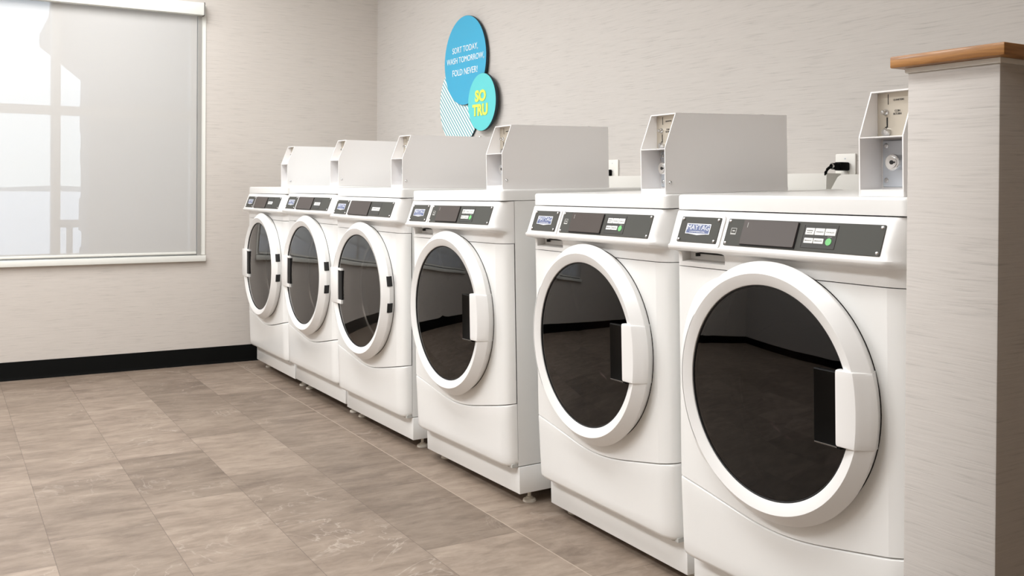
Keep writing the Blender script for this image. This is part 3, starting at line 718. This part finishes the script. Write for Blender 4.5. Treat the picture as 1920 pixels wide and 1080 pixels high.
    for j, (x, s) in enumerate(((0.2100, 0.0590), (0.2100, 0.0060), (0.6375, 0.0590), (0.6375, 0.0062))): P('screw', f'sc{j}', lambda: cscrew(x, s), con)
    # door
    dr = P('door', 'ring', ring); P('gasket', 'gsk', gasket, dr); P('door_seal', 'bgp', back_gap, dr)
    P('door_glass', 'gl' + K, lambda: glass('glass_dark' if washer else 'glass_clear'), dr)
    if washer:
        P('door_bowl', 'bowl', bowl, dr); P('handle', 'hw', handle_washer, dr); P('finger_recess', 'pw', pocket_washer, dr); P('recess_lip', 'rl', recess_lip, dr)
    else:
        P('drum_collar', 'dc', collar); P('handle', 'hd', handle_dryer, dr); P('finger_slot', 'pd', slot_dryer, dr)
        P('hinge', 'h1', lambda: hinge(0.645, 0.685), dr); P('hinge', 'h2', lambda: hinge(0.5395, 0.5775), dr)
    # coin box
    cb = P('coin_box', 'cb', coin_shell)
    P('coin_plate', 'ct', coin_tan, cb); P('coin_slot', 'cs', coin_slots, cb); P('return_slot', 'rs', return_slot, cb); P('return_button', 'ck', coin_knob, cb); P('return_cup', 'cc', coin_cup, cb)
    P('lock_plate', 'lp', lock_plate, cb); P('lock', 'lk', lock, cb); P('keyhole', 'kh', keyhole, cb)
    P('rivet', 'r1', lambda: rivet(0.5760, 0.0735, 1.1410), cb); P('rivet', 'r2', lambda: rivet(0.5760, 0.0735, 1.0700), cb)
    P('rivet', 'r3', lambda: rivet(0.5695, 0.0778, 1.1400, 0.002), cb) if False else None
    P('screw', 'ssc', side_screw, cb); P('screw', 'tsc', top_screw, cb)
    P('lettering', 'qt', lambda: place_text(text_mesh('QUARTERS', 0.01, M['print_dark'], 0.0260, 0.0044, 0.0002), (0.6130, 0.0656, 1.2335), (1, 0, 0), (0, 0, 1)), cb)
    P('lettering', 'cr', lambda: place_text(text_mesh('COIN\nRETURN', 0.01, M['print_dark'], 0.0190, 0.0105, 0.0002), (0.6100, 0.0656, 1.2085), (1, 0, 0), (0, 0, 1)), cb)
    # levelling feet, each long enough to reach the floor under this machine's tilt
    Rm = Euler((a, b, th), 'XYZ').to_matrix()
    for fx, fy in ((0.045, 0.105), (0.652, 0.105), (0.045, 0.60), (0.652, 0.60)):
        wz = (Rm @ Vector((fx, fy, 0.030))).z + T[2]
        f_ = link('foot', foot_mesh(wz), t); f_.location = (fx, fy, 0.030)
    return t

MACH = [
 ('clothes_dryer', (-3.7585, -0.0721, 0.0131), 0.0048, -0.0007, 0.0073, 'white front-loading dryer at the far end of the row, beside the window wall'),
 ('clothes_dryer', (-3.0446, -0.0679, 0.0194), -0.0017, -0.0002, 0.0144, 'white front-loading dryer in the middle of the three dryers with grey door glass'),
 ('clothes_dryer', (-2.3307, -0.0582, 0.0113), 0.0098, 0.0019, 0.0232, 'white front-loading dryer standing next to the first dark-glass washer'),
 ('washing_machine', (-1.5269, -0.0326, 0.0019), 0.0199, -0.0105, 0.0108, 'white dark-glass washing machine with a gap on its right, beside the dryers'),
 ('washing_machine', (-0.7478, 0.0408, -0.0025), 0.0270, -0.0036, -0.0236, 'white dark-glass washing machine in the middle of the three washers'),
 ('washing_machine', (0, 0, 0), 0.0240, -0.0005, 0.0, 'largest, nearest white washing machine, half behind the oak-capped partition'),
]
for i, (nm, T, a, b, th, lab) in enumerate(MACH):
    build_machine(i + 1, nm == 'washing_machine', nm, lab, 'coin-operated dryers' if nm == 'clothes_dryer' else 'coin-operated washing machines', T, a, b, th)

# ------------------------------------------------------------------ wall sign
SG = thing('wall_sign', 'overlapping round blue, aqua and striped laundry sign on the back wall', 'sign', (-2.70, YB, 1.55))
def sgl(mb, name, m, par=SG): mb.v = [(p[0] + 2.70, p[1] - YB, p[2] - 1.55) for p in mb.v]; return link(name, mb.mesh(name, m), par)
def disc(name, cx, cz, R_, y0, y1, face, edge):
    q = MB(); q.lathe([(R_ * 0.5, y0 - YB), (R_, y0 - YB), (R_, y1 - YB + 0.001), (R_ * 0.5, y1 - YB + 0.001)], (cx, YB, cz), 'y', 96); e = sgl(q, name, M[edge])
    q = MB(); q.lathe([(0.0001, y1 - YB), (R_ - 0.0008, y1 - YB), (R_ - 0.0008, y1 - YB + 0.002)], (cx, YB, cz), 'y', 96); sgl(q, 'face', M[face], e)
    return e
d3 = disc('striped_disc', -2.800, 1.512, 0.234, 0.805, 0.795, 'stripes', 'sign_edge')
d1 = disc('blue_disc', -2.7160, 1.7350, 0.238, 0.795, 0.783, 'blue', 'sign_edge')
d2 = disc('aqua_disc', -2.4960, 1.4960, 0.1485, 0.782, 0.768, 'aqua', 'sign_edge')
def stext(txt, x, z, y, wd, ht, m, par, off=0.0):
    me = text_mesh(txt, 0.05, M[m], wd, ht, 0.0008, off=off); place_text(me, (x + 2.70, y - YB, z - 1.55), (1, 0, 0), (0, 0, 1)); return link('lettering', me, par)
stext('SORT TODAY,', -2.712, 1.7955, 0.782, 0.292, 0.037, 'white_ink', d1)
stext('WASH TOMORROW,', -2.712, 1.7400, 0.782, 0.425, 0.037, 'white_ink', d1)
stext('FOLD NEVER!', -2.712, 1.6760, 0.782, 0.285, 0.034, 'white_ink', d1)
stext('SO', -2.506, 1.5290, 0.7665, 0.118, 0.062, 'yellow', d2, 0.0025)
stext('TRU', -2.510, 1.4560, 0.7665, 0.166, 0.062, 'yellow', d2, 0.0025)

# ------------------------------------------------------------------ outlets, plugs, ledges
def outlet(x, z, lab):
    t = thing('wall_outlet', lab, 'outlet', (x, YB, z), 'wall outlets behind the machines')
    q = MB(); q.rbox(-0.039, -0.0075, -0.0580, 0.039, -0.0003, 0.0580, 0.003, 2); link('faceplate', q.mesh('faceplate', M['outlet']), t)
    q = MB(); q.lathe([(0.0001, -0.0095), (0.0175, -0.0095), (0.0185, -0.007)], (0, 0, -0.012), 'y', 24); link('socket', q.mesh('socket', M['outlet']), t)
    q = MB(); q.lathe([(0.0001, -0.0088), (0.0026, -0.0082), (0.003, -0.007)], (0, 0, 0.043), 'y', 12); link('screw', q.mesh('screw', M['galv']), t)
outlet(-0.1790, 1.1080, 'white wall outlet holding a black plug, beside the nearest coin box')
outlet(-1.4030, 1.1170, 'white wall outlet half hidden behind a coin box edge')
t = thing('power_plug', 'black plug and bent cord in the outlet beside the nearest coin box', 'plug', (-0.172, YB - 0.010, 1.126), 'power plugs')
q = MB(); q.rbox(-0.014, -0.040, -0.013, 0.014, 0.0, 0.013, 0.004, 2); q.rbox(-0.011, -0.062, -0.010, 0.011, -0.036, 0.010, 0.004, 2); link('plug_body', q.mesh('plug_body', M['black']), t)
q = MB(); q.tube([(0, -0.055, 0), (-0.001, -0.063, -0.001), (-0.006, -0.068, -0.004), (-0.015, -0.068, -0.010), (-0.024, -0.064, -0.018), (-0.030, -0.058, -0.027)], 0.0045); link('cord', q.mesh('cord', M['black']), t)
q = MB(); q.lathe([(0.007, -0.068), (0.0085, -0.066), (0.0085, -0.060), (0.007, -0.058)], (0, 0, 0), 'y', 16); link('strain_relief', q.mesh('strain_relief', M['chrome']), t)
t = thing('power_plug', 'short black plug showing past the edge of a coin box', 'plug', (-1.4130, YB - 0.010, 1.1200), 'power plugs')
q = MB(); q.rbox(-0.014, -0.030, -0.013, 0.014, 0.0, 0.013, 0.004, 2); link('plug_body', q.mesh('plug_body', M['black']), t)
q = MB(); q.tube([(0, -0.026, 0), (0, -0.036, -0.002), (-0.003, -0.042, -0.005), (-0.008, -0.044, -0.010)], 0.0045); link('cord', q.mesh('cord', M['black']), t)

q = MB(); q.prism([(-1.46, 0.0002), (-0.215, 0.0002), (-0.195, 1.1045), (-1.46, 1.1045)], 0.735, YB - 0.0005, 'y')
o = link('utility_ledge', q.mesh('utility_ledge', M['ledge'], 0)); o['label'] = 'long white utility ledge against the wall behind the washers'; o['category'] = 'ledge'
q = MB(); q.prism([(-0.175, 0.0002), (0.70, 0.0002), (0.70, 1.1000), (-0.120, 1.1000), (-0.132, 1.098), (-0.143, 1.092), (-0.175, 1.045)], 0.725, YB - 0.0005, 'y')
o = link('utility_ledge', q.mesh('utility_ledge', M['ledge'], 0)); o['label'] = 'shorter white ledge with slanted end behind the nearest washer'; o['category'] = 'ledge'
